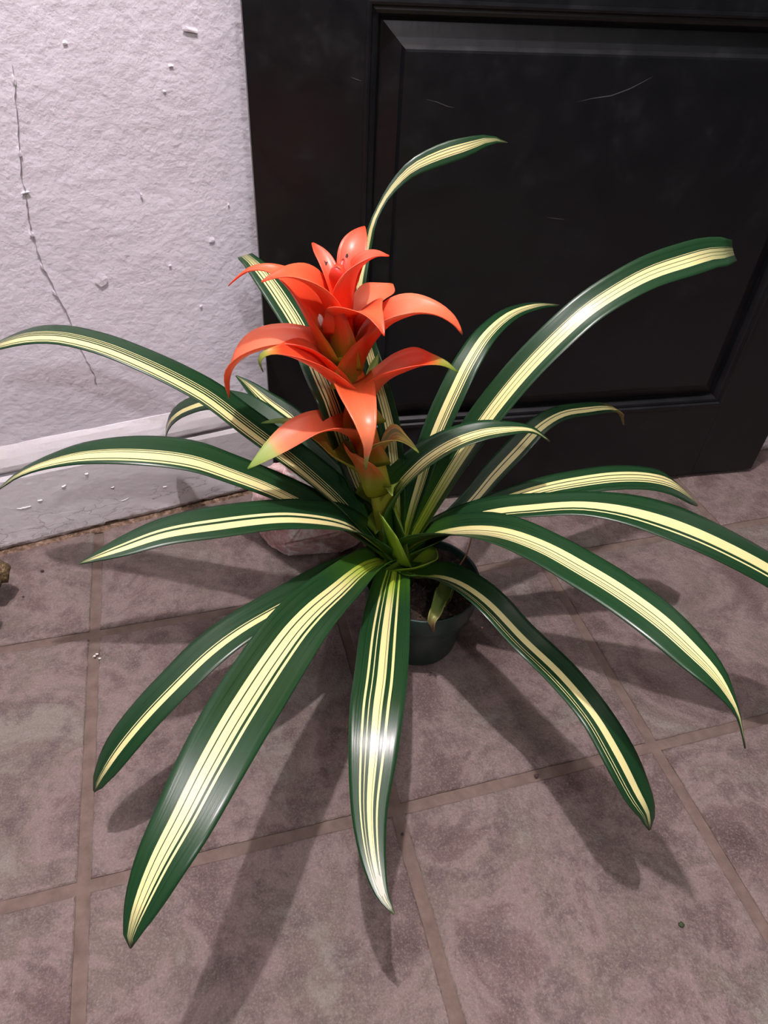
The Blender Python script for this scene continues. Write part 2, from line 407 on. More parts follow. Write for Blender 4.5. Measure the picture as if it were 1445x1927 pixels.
SL, SR = -0.865*T, 1.76*T; OL, OR = -0.485*T, 1.386*T; ZB = 0.008; PZ0, PZ1 = 0.467*T, 2.075*T; DH = 2.03
dbox('stile', SL, OL, ZB, DH, door); dbox('stile', OR, SR, ZB, DH, door)
rails = [(ZB, PZ0), (PZ1, PZ1+0.19), (1.80, DH)]
for a, b in rails: dbox('rail', OL, OR, a, b, door, bev=0.0003)
def frame_ring(name, s0, s1, z0, z1, prof, parent):      # mitred profile around an opening: list of (inset, out)
    V = []; Fc = []; m = len(prof)
    for ins, o in prof:
        for (s, z) in ((s0+ins, z0+ins), (s1-ins, z0+ins), (s1-ins, z1-ins), (s0+ins, z1-ins)): V.append(dp(s, z, o)-DA)
    for k in range(m-1):
        for c in range(4):
            c2 = (c+1) % 4; Fc.append((k*4+c, k*4+c2, (k+1)*4+c2, (k+1)*4+c))
    return mesh_obj(name, V, Fc, DOOR, parent, smooth=False)
MOULD = [(-0.0005, -0.02), (-0.0005, 0.0012), (0.0025, 0.0016), (0.0050, 0.0010), (0.0066, -0.0022), (0.0078, -0.0026), (0.0092, -0.0018), (0.0125, -0.0030), (0.0150, -0.0062), (0.0165, -0.0085), (0.0175, -0.016)]
def dpanel(z0, z1):
    mo = frame_ring('panel_moulding', OL, OR, z0, z1, MOULD, door)
    i0 = 0.0165; i1 = 0.0435
    pr = [(0.010, -0.030), (0.010, -0.0135), (i0, -0.0130), (i0+0.003, -0.0128), (i1-0.004, -0.0058), (i1-0.0005, -0.0010), (i1+0.002, -0.0006)]
    p = frame_ring('panel', OL, OR, z0, z1, pr, door)
    me = p.data; n = len(pr)
    bm = bmesh.new(); bm.from_mesh(me); bm.verts.ensure_lookup_table(); bm.faces.new([bm.verts[(n-1)*4+c] for c in range(4)]); bm.faces.new([bm.verts[c] for c in range(4)])
    bmesh.ops.recalc_face_normals(bm, faces=bm.faces); bm.to_mesh(me); bm.free()
dpanel(PZ0, PZ1); dpanel(PZ1+0.19, 1.80)
# scratches on the door face
SCR = plain('scratch_grey', (0.075, 0.075, 0.078), 0.6)
def scratch(pts, w, out):
    X = [onplane(q, dp(0, 0, out), DN)-DA for q in pts]; V = []; Fc = []
    for i, x in enumerate(X):
        t = w*math.sin(math.pi*(i+0.3)/(len(X)-0.4)); V += [x-ZUP*t+DN*0.0002, x+ZUP*t+DN*0.0002]
    for i in range(len(X)-1): Fc.append((2*i, 2*i+1, 2*i+3, 2*i+2))
    mesh_obj('scratch', V, Fc, SCR, door, smooth=False)
scratch([(1085, 192), (1115, 185), (1150, 180), (1185, 167), (1208, 155), (1228, 144)], 0.0006, -0.0006)
scratch([(802, 187), (822, 192), (842, 200), (855, 203)], 0.0004, -0.0006)
scratch([(1030, 409), (1045, 411), (1062, 413)], 0.0004, -0.0006)
scratch([(660, 145), (670, 149), (680, 152)], 0.0004, 0.0002)

# plastered pier at the door's free edge
bm = bmesh.new(); PX = onz(1437, 848)
box(bm, PX[0]-0.035, PX[0]+0.5, PX[1], PX[1]+0.30, 0.0, 2.5); bmesh.ops.bevel(bm, geom=bm.edges[:], offset=0.003, segments=2, affect='EDGES')
struct(bm_obj('wall_right', bm, BPAINT), 'white painted wall end beside the black door')

# ================================================================== PLANT
AX_PX = [(752, 1085), (745, 1050), (735, 1000), (722, 950), (712, 900), (700, 850), (685, 790), (668, 720), (652, 650), (645, 600), (640, 560), (637, 520), (636, 500)]
AB = onz(745, 1050, 0.45*T)                  # where the rosette opens
AX = [onplane(q, AB, TOCAM) for q in AX_PX]
def axis_at(q): return onplane(q, AB, TOCAM)
POTC = np.array([0.285, 0.70, 0])*T; POTH = 0.35*T; PR, PB = 0.224*T, 0.166*T
plant = empty('potted_bromeliad', (POTC[0], POTC[1], 0.0))
tag(plant, 'potted bromeliad with coral flower spike and cream-striped strap leaves in a dark green pot', 'plant')
ORG = np.array([POTC[0], POTC[1], 0.0])

def catmull(P, N):
    P = np.array(P, float); n = len(P); seg = np.hypot(*(np.diff(P[:, :2], axis=0).T)); L = np.concatenate([[0], np.cumsum(seg)])
    out = []
    for t in np.linspace(0, L[-1], N):
        i = min(max(np.searchsorted(L, t, 'right')-1, 0), n-2); f = (t-L[i])/(L[i+1]-L[i])
        p0 = P[max(i-1, 0)]; p1 = P[i]; p2 = P[i+1]; p3 = P[min(i+2, n-1)]
        d = L[i+1]-L[i]
        m1 = (p2-p0)/max(L[i+1]-L[max(i-1, 0)], 1e-6)*d; m2 = (p3-p1)/max(L[min(i+2, n-1)]-L[i], 1e-6)*d
        h = f*f*f; g = f*f
        out.append((2*h-3*g+1)*p1+(h-2*g+f)*m1+(-2*h+3*g)*p2+(h-g)*m2)
    return np.array(out)

def solve_curve(px, B, tip, hints=(), wplane=1.0, wsm=0.004):
    """depths along the pixel rays so that the blade stays in the upright plane base-tip and bends smoothly"""
    N = len(px); R = np.array([ray(*q[:2]) for q in px])
    o = (tip-B)*np.array([1, 1, 0.0]); o /= np.linalg.norm(o)+1e-9; nrm = np.array([o[1], -o[0], 0])
    d0 = (B-CAM)@FW
    rows = []; rhs = []
    for i in range(1, N):
        a = np.zeros(N); a[i] = nrm@R[i]*wplane; rows.append(a); rhs.append(wplane*(nrm@(B-CAM)))
    k = wsm*N*N
    for i in range(1, N-1):
        for c in range(3):
            a = np.zeros(N); a[i-1] = R[i-1][c]*k; a[i] = -2*R[i][c]*k; a[i+1] = R[i+1][c]*k; rows.append(a); rhs.append(0.0)
    a = np.zeros(N); a[0] = 200; rows.append(a); rhs.append(200*((B-CAM)@FW))
    a = np.zeros(N); a[N-1] = 60; rows.append(a); rhs.append(60*((tip-CAM)@FW))
    for h in hints:                           # (share of the path, height) or (share, y, 1)
        fr, z = h[:2]; ax = h[2] if len(h) > 2 else 2
        i = int(fr*(N-1)); a = np.zeros(N); a[i] = R[i][ax]*30; rows.append(a); rhs.append(30*(z-CAM[ax]))
    d = np.linalg.lstsq(np.array(rows), np.array(rhs), rcond=None)[0]
    return CAM + R*d[:, None], o

REPORT = []; SURF = {}
def topx(X):
    d = X-CAM; w = d@FW; return np.stack([722.5+FPX*(d@RT)/w, 963.5-FPX*(d@UP)/w], -1)
def mark(name, ob, poly, mat, lift=0.0009):       # a dry patch or bite mark lying on a blade
    Vs, Ns = SURF[ob.name]; q = topx(Vs); c = np.mean(poly, axis=0); k = int(np.argmin(np.hypot(q[:, 0]-c[0], q[:, 1]-c[1])))
    n = Ns[k]; n = n if n@(CAM-Vs[k]) > 0 else -n
    X = [onplane(p, Vs[k]+n*lift, n)-ORG for p in poly]; m = len(X); X += [x-n*lift*0.8 for x in X]
    mesh_obj(name, X, [tuple(range(m))]+[(i, (i+1) % m, m+(i+1) % m, m+i) for i in range(m)], mat, ob, smooth=False)
def blade(name, pts, tip, mat, parent, wmax=0.062, wmin=0.0, cup=(0.30, 0.05, -0.05), roll=(0, 0, 0), base=None, N=44, Mc=11, hints=(), thick=0.0009, wsm=0.004, wave=0.0, edge_px=None, cupsign=1.0, wplane=1.0):
    """pts: pixel centre line + pixel width, base to tip"""
    px = catmull(pts, N); B = axis_at(pts[0][:2]) if base is None else base
    P, o = solve_curve(px, B, tip, hints, wsm=wsm, wplane=wplane)
    Tn = np.gradient(P, axis=0); Tn /= np.linalg.norm(Tn, axis=1)[:, None]
    side0 = np.cross(o, ZUP); V = []; UVs = []; Fc = []; ws = []
    tt = np.linspace(0, 1, N)
    S = []; NN = []
    for i in range(N):
        s = side0 - Tn[i]*(side0@Tn[i]); s /= np.linalg.norm(s); nn = np.cross(s, Tn[i])
        r = math.radians(np.interp(tt[i], np.linspace(0, 1, len(roll)), roll))
        s2 = math.cos(r)*s + math.sin(r)*nn; n2 = np.cross(s2, Tn[i]); S.append(s2); NN.append(n2)
    for i in range(N):
        dep = (P[i]-CAM)@FW; vd = (P[i]-CAM)/np.linalg.norm(P[i]-CAM)
        # image-space tangent and the share of the side vector seen across it
        def pj(v): return np.array([v@RT - ((P[i]-CAM)@RT)/dep*(v@FW), v@UP - ((P[i]-CAM)@UP)/dep*(v@FW)])
        ti = pj(Tn[i]); ti /= np.linalg.norm(ti)+1e-9; si = pj(S[i]); perp = abs(si[0]*ti[1]-si[1]*ti[0])
        w = px[i][2]*dep/FPX/max(perp, 0.30); ws.append(min(max(w, wmin), wmax))
    ws = np.array(ws)
    k = np.array([1, 2, 3, 2, 1])/9; wsm_ = np.convolve(np.pad(ws, 2, 'edge'), k, 'valid'); wsm_[-2:] = ws[-2:]; ws = np.maximum(wsm_, 0.0004)
    for i in range(N):
        cu = np.interp(tt[i], [0, 0.35, 1.0], cup)*cupsign; hw = ws[i]/2
        for j in range(Mc):
            u = -1+2*j/(Mc-1)
            lift = cu*hw*2*(u*u-0.33) + wave*hw*math.sin(tt[i]*17+u*1.3)*u*u
            V.append(P[i] + S[i]*u*hw*math.sqrt(max(1-min(cu*cu*1.2, .7), .3)) + NN[i]*lift - ORG); UVs.append(((u+1)/2, tt[i]))
    for i in range(N-1):
        for j in range(Mc-1):
            a = i*Mc+j; Fc.append((a, a+1, a+Mc+1, a+Mc))
    ob = mesh_obj(name, V, Fc, mat, parent, uvs=UVs)
    md = ob.modifiers.new('thickness', 'SOLIDIFY'); md.thickness = thick; md.offset = 0
    L = np.linalg.norm(np.diff(P, axis=0), axis=1).sum()
    SURF[ob.name] = (np.array([np.array(v)+ORG for v in V]), np.repeat(np.array(NN), Mc, axis=0))
    REPORT.append((name, round(float(L), 3), round(float(P[:, 2].min()), 3), round(float(P[:, 2].max()), 3), round(float(ws.max()), 3), np.round(P[-1], 3), round(float(P[:, 1].max()), 3)))
    return ob

LEAVES = [
 # key, pixel path base->tip (x, y, width), tip height in tiles, cream stripes across (-1..1), extra
 ('L7', [(748,1040,30),(746,960,38),(742,870,40),(733,800,42),(715,730,40),(690,640,32),(676,550,24),(682,510,19),(692,462,17),(700,425,14),(712,396,9),(735,358,17),(775,318,31),(827,293,42),(880,276,40),(925,263,16),(955,269,2)], 1.74, [(-.45,-.30),(-.24,-.02),(.03,.22),(.28,.36)], dict(roll=(0,0,0,0,-10,-30,-50,-60), wsm=.002, hints=[(.15,.262,1),(.3,.295,1),(.42,.325,1),(.52,.348,1),(.62,.368,1),(.70,.382,1),(.79,.392,1),(.88,.398,1)])),
 ('L6', [(745,1040,30),(700,960,44),(655,850,52),(625,760,55),(600,700,55),(565,620,52),(535,570,50),(500,520,44),(472,490,28),(456,479,12),(449,484,2)], 1.33, [(-.48,-.36),(-.28,-.08),(-.03,.12),(.17,.24),(.33,.42)], dict(hints=[(.5,1.15*T)])),
 ('L5', [(735,1030,36),(650,920,44),(580,850,48),(520,800,48),(460,762,44),(400,752,36),(350,766,28),(325,783,20),(314,803,9),(312,822,2)], 0.50, [(-.55,-.1)], dict(roll=(0,0,20,50))),
 ('L4', [(738,1030,36),(690,965,50),(650,915,58),(600,855,58),(545,792,52),(500,755,38),(465,723,18),(444,707,2)], 0.86, [(-.38,-.34),(-.20,-.02),(.08,.34),(.42,.45)], dict(cup=(.3,.18,.1))),
 ('L10', [(752,1040,28),(772,960,36),(790,900,42),(808,840,46),(830,785,50),(855,730,50),(880,680,48),(915,628,40),(960,590,28),(1010,574,14),(1052,574,2)], 1.14, [(-.25,.12),(.18,.24),(.30,.42),(.50,.55)], {}),
 ('L9', [(752,1050,30),(780,1000,40),(820,930,50),(870,850,56),(930,765,60),(1000,682,62),(1090,595,63),(1150,552,63),(1222,513,65),(1296,488,67),(1340,476,62),(1368,474,52),(1380,472,40)], 1.46, [(-.36,-.33),(-.28,-.08),(-.05,.14),(.17,.42)], dict(cup=(.3,.15,.08), roll=(0,-10,-25,-45))),
 ('L12', [(757,1055,25),(800,1015,27),(850,975,32),(890,935,37),(925,893,40),(970,845,42),(1012,802,38),(1055,777,28),(1100,769,26),(1145,766,15),(1166,774,7),(1173,799,2)], 0.74, [(-.12,.10),(.18,.62)], {}),
 ('L13', [(765,1045,25),(840,990,28),(900,960,34),(960,938,40),(1030,918,44),(1100,905,46),(1160,898,46),(1217,899,42),(1262,910,34),(1298,935,16),(1312,950,2)], 0.62, [(-.40,-.18),(-.12,.08),(.14,.26),(.33,.42)], {}),
 ('L14', [(757,1050,25),(810,1005,29),(870,975,37),(930,960,42),(1000,953,44),(1088,948,44),(1165,956,54),(1240,975,65),(1315,1003,76),(1400,1044,82),(1460,1078,72),(1520,1118,46),(1560,1150,3)], 0.66, [(-.20,.30),(.44,.52)], {}),
 ('L1', [(742,1050,36),(690,990,46),(640,935,50),(560,866,52),(470,798,52),(380,732,49),(230,660,43),(130,631,38),(60,629,31),(0,645,20),(-38,664,3)], 1.13, [(-.84,-.76),(-.68,-.30),(-.18,-.13),(-.02,.02),(.12,.16)], {}),
 ('L2', [(742,1055,30),(700,1020,36),(634,975,44),(520,917,50),(440,885,54),(360,858,58),(260,847,55),(162,851,41),(90,868,24),(36,891,11),(-2,920,2)], 0.88, [(-.76,-.66),(-.60,-.18),(-.14,-.06),(0,.04)], {}),
 ('L11', [(738,1000,26),(733,950,36),(745,918,42),(772,888,47),(805,860,48),(850,833,45),(900,815,40),(945,808,30),(1000,809,12),(1034,830,2)], 0.97, [(-.34,-.28),(-.22,.02),(.07,.24),(.32,.44)], dict(cup=(.34,.2,.05))),
 ('L3', [(738,1045,30),(700,1012,34),(660,986,42),(600,973,52),(520,970,56),(405,983,60),(306,1001,51),(225,1030,36),(175,1050,14),(149,1061,2)], 0.90, [(-.52,-.12),(.02,.18)], {}),
 ('L15', [(745,1048,22),(790,1012,26),(840,998,36),(900,996,49),(957,1006,58),(1025,1033,66),(1090,1069,72),(1165,1115,75),(1240,1170,76),(1300,1225,68),(1345,1272,50),(1375,1317,22),(1390,1350,5),(1402,1408,2)], 0.90, [(-.42,-.13),(-.09,.02),(.05,.11),(.14,.21),(.25,.30)], {}),
 ('L16', [(750,1068,24),(785,1080,30),(825,1080,34),(870,1096,46),(920,1132,54),(985,1200,56),(1058,1270,58),(1120,1345,58),(1165,1420,64),(1200,1490,56),(1220,1532,34),(1222,1562,3)], 0.40, [(-.12,.26),(.52,.55),(.66,.69)], dict(hints=[(.45,.58*T)])),
 ('L19', [(742,1058,22),(690,1058,34),(620,1085,50),(540,1130,58),(450,1182,63),(390,1227,66),(330,1285,64),(270,1348,62),(220,1410,56),(188,1462,34),(177,1489,4)], 0.27, [(-.34,-.06),(.02,.07)], {}),
 ('L18', [(740,1052,24),(712,1053,36),(680,1070,58),(640,1105,82),(590,1150,98),(545,1203,114),(456,1338,128),(395,1445,126),(345,1542,115),(300,1626,98),(264,1707,68),(246,1762,30),(246,1784,3)], 0.74, [(-.36,-.28),(-.20,-.07),(-.03,.18),(.22,.40)], dict(hints=[(.35,.82*T)], wmax=.07)),
 ('L17', [(745,1054,40),(741,1078,62),(735,1110,74),(725,1184,93),(716,1278,101),(709,1331,102),(701,1425,92),(695,1510,72),(697,1570,59),(705,1630,44),(720,1685,24),(742,1721,3)], 0.47, [(-.47,-.37),(-.20,-.12),(-.10,.13),(.27,.31),(.44,.53)], dict(hints=[(.4,.60*T)], wmax=.07)),
]
LEAF_OBS = {}
for k, (key, pts, tz, stripes, kw) in enumerate(LEAVES):
    tip = onz(pts[-1][0], pts[-1][1], tz*T)
    LEAF_OBS[key] = blade('leaf', pts, tip, mat_leaf('leaf_'+key, stripes, k+1.3, {'L11': .2, 'L9': .15, 'L4': .17, 'L10': .12}.get(key, .085), key == 'L12'), plant, **kw)
mark('dry_patch', LEAF_OBS['L17'], [(709,1640),(717,1652),(722,1672),(724,1690),(716,1684),(709,1668),(707,1652)], plain('dry_patch', (0.62, 0.50, 0.42), 0.7))
# young leaves in the funnel
YG = mat_bract('young_leaf', [(0.0, (0.16, 0.30, 0.02)), (0.5, (0.36, 0.58, 0.04)), (1.0, (0.30, 0.48, 0.06))], 2.0)
YG2 = mat_bract('young_leaf_dark', [(0.0, (0.10, 0.20, 0.02)), (1.0, (0.04, 0.13, 0.02))], 5.0)
def otip(q, off): return onplane(q, AB+TOCAM*off, TOCAM)
blade('leaf', [(745,1048,34),(736,1022,42),(727,998,36),(716,968,4)], otip((716,968), .030), YG, plant, base=axis_at((743,1045))+TOCAM*.020, cup=(.3,.2,.1), N=18, wmax=.05)
blade('leaf', [(752,1050,30),(750,1012,34),(744,980,22),(739,955,2)], otip((739,955), .020), YG2, plant, base=axis_at((750,1047))+TOCAM*.016, cup=(.3,.2,.1), N=18, wmax=.04)
blade('leaf', [(752,1060,30),(770,1045,40),(800,1022,46),(830,1010,30),(850,1003,8)], otip((850,1003), .02), YG2, plant, cup=(.4,.3,.15), N=18, wmax=.06)
blade('leaf', [(752,1075,40),(772,1065,40),(800,1058,36),(822,1052,4)], otip((822,1052), .03), YG, plant, cup=(.4,.3,.15), N=16, wmax=.05)

# ---- flower spike
ORG_KEEP = ORG
STEM = NT('spike_stem'); _p = STEM.geo(); _s = STEM.new('ShaderNodeSeparateXYZ'); STEM.link(_p, _s.inputs[0])
STEM.setb(Base_Color=STEM.ramp(STEM.maprange(_s.outputs[2], 0.15, 0.52), [(0.0, (0.10, 0.22, 0.02)), (0.35, (0.35, 0.33, 0.03)), (0.6, (0.55, 0.12, 0.02)), (1.0, (0.70, 0.06, 0.02))]), Roughness=0.45)
spike = tube('flower_spike', [p-ORG for p in AX], [.020,.018,.016,.014,.012,.0115,.011,.0105,.010,.009,.008,.006,.004], STEM.m, plant, seg=14)
spike['label'] = 'upright coral-red flower spike with layered bracts'
RED = (0.94, 0.080, 0.027); COR = (0.97, 0.175, 0.070); SAL = (0.98, 0.275, 0.145); YGR = (0.34, 0.36, 0.02); GRN = (0.20, 0.34, 0.05); OLV = (0.28, 0.30, 0.03)
m_red = mat_bract('bract_red', [(0.0, YGR), (0.22, (0.55, 0.20, 0.02)), (0.36, RED), (0.75, COR), (1.0, RED)], 1)
m_sal = mat_bract('bract_salmon', [(0.0, OLV), (0.18, (0.60, 0.12, 0.02)), (0.35, RED), (0.6, SAL), (0.97, COR), (1.0, (0.45, 0.12, 0.05))], 3)
m_grt = mat_bract('bract_green_tip', [(0.0, OLV), (0.15, (0.62, 0.12, 0.02)), (0.3, COR), (0.68, SAL), (0.74, (0.80, 0.36, 0.16)), (0.80, (0.42, 0.52, 0.16)), (1.0, GRN)], 4)
m_gr2 = mat_bract('bract_droop', [(0.0, (0.60, 0.10, 0.02)), (0.25, COR), (0.72, (0.93, 0.29, 0.13)), (0.83, SAL), (0.88, (0.45, 0.45, 0.14)), (1.0, GRN)], 6)
m_top = mat_bract('bract_top', [(0.0, RED), (0.45, RED), (0.75, (0.92, 0.20, 0.12)), (1.0, RED)], 7)
m_dark = mat_bract('bract_inner', [(0.0, RED), (0.9, (0.80, 0.05, 0.03)), (1.0, (0.16, 0.02, 0.015))], 8)
m_low = mat_bract('bract_low', [(0.0, GRN), (0.25, YGR), (0.5, (0.55, 0.20, 0.03)), (0.72, (0.50, 0.18, 0.03)), (0.86, (0.10, 0.20, 0.03)), (1.0, (0.12, 0.26, 0.04))], 9, stripe=(0.20, 0.30, 0.02))
m_sh = mat_bract('bract_sheath', [(0.0, YGR), (0.35, OLV), (0.65, (0.60, 0.16, 0.03)), (1.0, (0.70, 0.16, 0.05))], 10)
m_gs = mat_bract('bract_green', [(0.0, (0.16, 0.30, 0.02)), (0.5, (0.34, 0.44, 0.06)), (1.0, (0.16, 0.24, 0.04))], 11)
m_ye = mat_bract('bract_yellow', [(0.0, YGR), (0.3, (0.55, 0.26, 0.03)), (0.55, (0.75, 0.34, 0.08)), (0.75, (0.80, 0.62, 0.18)), (1.0, (0.20, 0.30, 0.04))], 12, stripe=(0.08, 0.18, 0.02))
m_rg = mat_bract('bract_side_green_tip', [(0.0, OLV), (0.15, (0.62, 0.12, 0.02)), (0.3, COR), (0.75, RED), (0.86, (0.35, 0.36, 0.05)), (1.0, (0.10, 0.22, 0.03))], 13)
CUPB = (.55, .30, .12)
BRACTS = [
 # path base->tip, towards-viewer offset of the tip in metres, material, extra
 ([(718,1000,22),(706,970,46),(698,942,62),(712,916,40),(728,912,22),(738,933,3)], .060, m_gs, dict(base=axis_at((716,995))+TOCAM*.016, cup=(.35,.2,.1))),
 ([(700,925,30),(690,902,38),(680,880,44),(668,862,34),(660,850,8)], .034, m_sh, dict(base=axis_at((700,925))+TOCAM*.012)),
 ([(712,915,24),(712,885,24),(712,855,24),(724,832,28),(745,823,22),(768,833,11),(788,852,2)], .022, m_ye, {}),
 ([(706,900,30),(690,890,34),(660,868,40),(630,848,42),(600,822,34),(556,797,14),(520,793,9),(492,796,2)], -.03, m_low, {}),
 ([(690,830,20),(694,770,22),(698,715,22),(704,688,16),(712,666,2)], -.05, m_gs, {}),
 ([(692,868,40),(680,838,44),(662,812,42),(630,800,36),(592,804,46),(555,822,50),(515,847,36),(488,866,19),(466,882,2)], .060, m_grt, {}),
 ([(692,800,40),(688,770,44),(694,742,46),(728,706,48),(765,688,40),(800,681,24),(835,685,11),(862,701,2)], .030, m_rg, {}),
 ([(672,780,36),(656,735,40),(632,690,40),(595,655,40),(550,641,40),(505,644,40),(465,659,35),(440,684,23),(430,714,10),(432,748,2)], -.010, m_sal, {}),
 ([(684,790,40),(668,760,46),(642,725,50),(605,692,50),(562,668,36),(522,662,15),(497,668,9),(489,682,7),(495,699,2)], .035, m_rg, {}),
 ([(660,714,78),(666,730,76),(671,745,70),(680,770,56),(688,800,40),(692,838,18),(690,858,10),(688,884,2)], .085, m_gr2, dict(cup=(.30,.15,.1), base=axis_at((664,722))+TOCAM*.028)),
 ([(662,720,36),(668,690,42),(680,660,40),(702,630,38),(735,598,40),(780,582,36),(820,586,24),(852,605,14),(870,629,2)], .015, m_sal, {}),
 ([(650,680,34),(628,675,36),(605,630,40),(578,578,44),(545,532,36),(508,508,17),(474,507,8),(450,520,6),(431,537,2)], -.02, m_red, {}),
 ([(655,650,36),(668,608,42),(684,580,48),(702,558,50),(722,545,38),(738,534,3)], -.05, m_sal, {}),
 ([(648,690,22),(638,655,28),(628,600,34),(608,553,34),(580,527,30),(545,516,22),(512,522,10),(492,531,2)], .020, m_red, {}),
 ([(646,690,30),(640,650,44),(642,615,50),(656,590,48),(680,580,36),(702,592,30),(716,614,14),(723,632,2)], .070, m_red, dict(cup=(.4,.2,.1))),
 ([(644,600,26),(650,560,34),(658,515,46),(663,482,54),(668,458,48),(677,438,26),(686,426,2)], -.055, m_top, {}),
 ([(641,600,20),(634,560,26),(625,525,30),(614,495,29),(600,472,20),(588,457,3)], -.045, m_top, {}),
 ([(646,620,24),(651,575,36),(658,535,38),(670,506,28),(690,488,19),(710,480,10),(732,482,2)], .008, m_top, {}),
 ([(641,560,16),(641,525,20),(642,505,18),(646,487,3)], -.010, m_dark, dict(N=16)),
 ([(642,575,22),(638,548,30),(634,522,34),(633,508,22),(636,503,5)], .014, m_dark, dict(N=16)),
]
BOBS = []
for pts, off, m, kw in BRACTS:
    kw = dict(dict(cup=CUPB, N=30, wmax=.052, thick=.0007), **kw)
    BOBS.append(blade('bract', pts, otip(pts[-1][:2], off), m, spike, **kw))
BITE = plain('bite_mark', (0.035, 0.012, 0.012), 0.8)
mark('bite_mark', BOBS[15], [(647,482),(650,479),(654,477),(655,481),(653,485),(650,484)], BITE)
mark('bite_mark', BOBS[16], [(610,490),(613,493),(617,492),(615,497),(613,499),(612,495)], BITE)
# small white-pink flower peeping from a bract
PETAL = plain('petal_white', (0.85, 0.62, 0.58), 0.5)
for q, r in (((604, 600), .0022), ((607, 606), .0022), ((602, 605), .0018)):
    c = onplane(q, AB+TOCAM*.012, TOCAM); d = np.array([-.3, -.2, .9])
    tube('petal', [c-d*.008-ORG, c-d*.003-ORG, c+d*.003-ORG, c+d*.006-ORG], [r*.6, r, r*.9, r*.2], PETAL, spike, seg=8)

# ---- leaf funnel, pot, soil
FUN = mat_bract('leaf_funnel', [(0.0, (0.03, 0.08, 0.012)), (0.6, (0.03, 0.10, 0.015)), (1.0, (0.045, 0.14, 0.02))], 14)
V = []; Fc = []; UVs = []; ns = 36; prof = [(0.30, .052), (0.36, .060), (0.40, .070), (0.435, .088)]
c0 = axis_at((752, 1085))
for zi, (z, r) in enumerate(prof):
    for k in range(ns):
        a = 2*math.pi*k/ns; rr = r*T*(1+0.10*math.sin(3*a+1)) ; zz = z*T + (0.012*T*math.sin(3*a) if zi == 3 else 0)
        cx = np.array([c0[0], c0[1], 0]); V.append(cx + np.array([rr*math.cos(a), rr*math.sin(a), zz]) - ORG); UVs.append((k/ns, zi/3))
for i in range(len(prof)-1):
    for k in range(ns): Fc.append((i*ns+k, i*ns+(k+1) % ns, (i+1)*ns+(k+1) % ns, (i+1)*ns+k))
fu = mesh_obj('leaf_funnel', V, Fc, FUN, plant, uvs=UVs); md = fu.modifiers.new('thickness', 'SOLIDIFY'); md.thickness = .0015
POTM = NT('green_plastic'); _n = POTM.noise(POTM.geo(), 40, 3)
POTM.setb(Base_Color=POTM.mix(POTM.maprange(_n, .4, .7), (0.012, 0.036, 0.028), (0.020, 0.048, 0.038)), Roughness=POTM.maprange(_n, .3, .7, .32, .45)); POTM.b.inputs['Specular IOR Level'].default_value = .5
def lathe(name, prof, mat, parent, seg=72, off=(0, 0, 0), smooth=True):
    V = []; Fc = []; m = len(prof)
    for k in range(seg):
        a = 2*math.pi*k/seg
        for r, z in prof: V.append((off[0]+r*math.cos(a), off[1]+r*math.sin(a), off[2]+z))
    for k in range(seg):
        k2 = (k+1) % seg
        for i in range(m-1): Fc.append((k*m+i, k2*m+i, k2*m+i+1, k*m+i+1))
    return mesh_obj(name, V, Fc, mat, parent, smooth)
lathe('pot', [(0.0005, .004), (PB*.80, .004), (PB*.84, .0005), (PB*.97, .0005), (PB, .003), (PB+(PR-PB)*.62, POTH*.70), (PB+(PR-PB)*.64, POTH*.72), (PR-.0016, POTH*.735), (PR-.0010, POTH*.76), (PR, POTH-.002), (PR-.0003, POTH), (PR-.0018, POTH), (PR-.0026, POTH-.003), (PB+(PR-PB)*.6, POTH*.6), (PB*.9, .008), (0.0005, .008)], POTM.m, plant)
SOIL = NT('potting_soil'); _a = SOIL.noise(SOIL.geo(), 150, 5, .7); _b = SOIL.noise(SOIL.geo(), 60, 4, .7)
SOIL.setb(Base_Color=SOIL.mix(SOIL.maprange(_b, .58, .72), SOIL.ramp(_a, [(.35, (.010, .006, .004)), (.6, (.040, .022, .014)), (.78, (.11, .065, .04))]), (.10, .06, .035)), Roughness=.95, Normal=SOIL.bump(_a, 1.0, .004))
V = [(0, 0, POTH-.012)]; Fc = []; nr, ns = 16, 64
for i in range(1, nr+1):
    r = (PR-.0032)*i/nr
    for k in range(ns):
        a = 2*math.pi*k/ns; x, y = r*math.cos(a), r*math.sin(a)
        V.append((x, y, POTH-.012+.004*noise.noise(Vector((x*60, y*60, 0)))+.0035*noise.noise(Vector((x*170, y*170, 3)))))
for k in range(ns): Fc.append((0, 1+k, 1+(k+1) % ns))
for i in range(nr-1):
    for k in range(ns): Fc.append((1+i*ns+k, 1+(i+1)*ns+k, 1+(i+1)*ns+(k+1) % ns, 1+i*ns+(k+1) % ns))
soil = mesh_obj('soil', V, Fc, SOIL.m, plant, smooth=False)
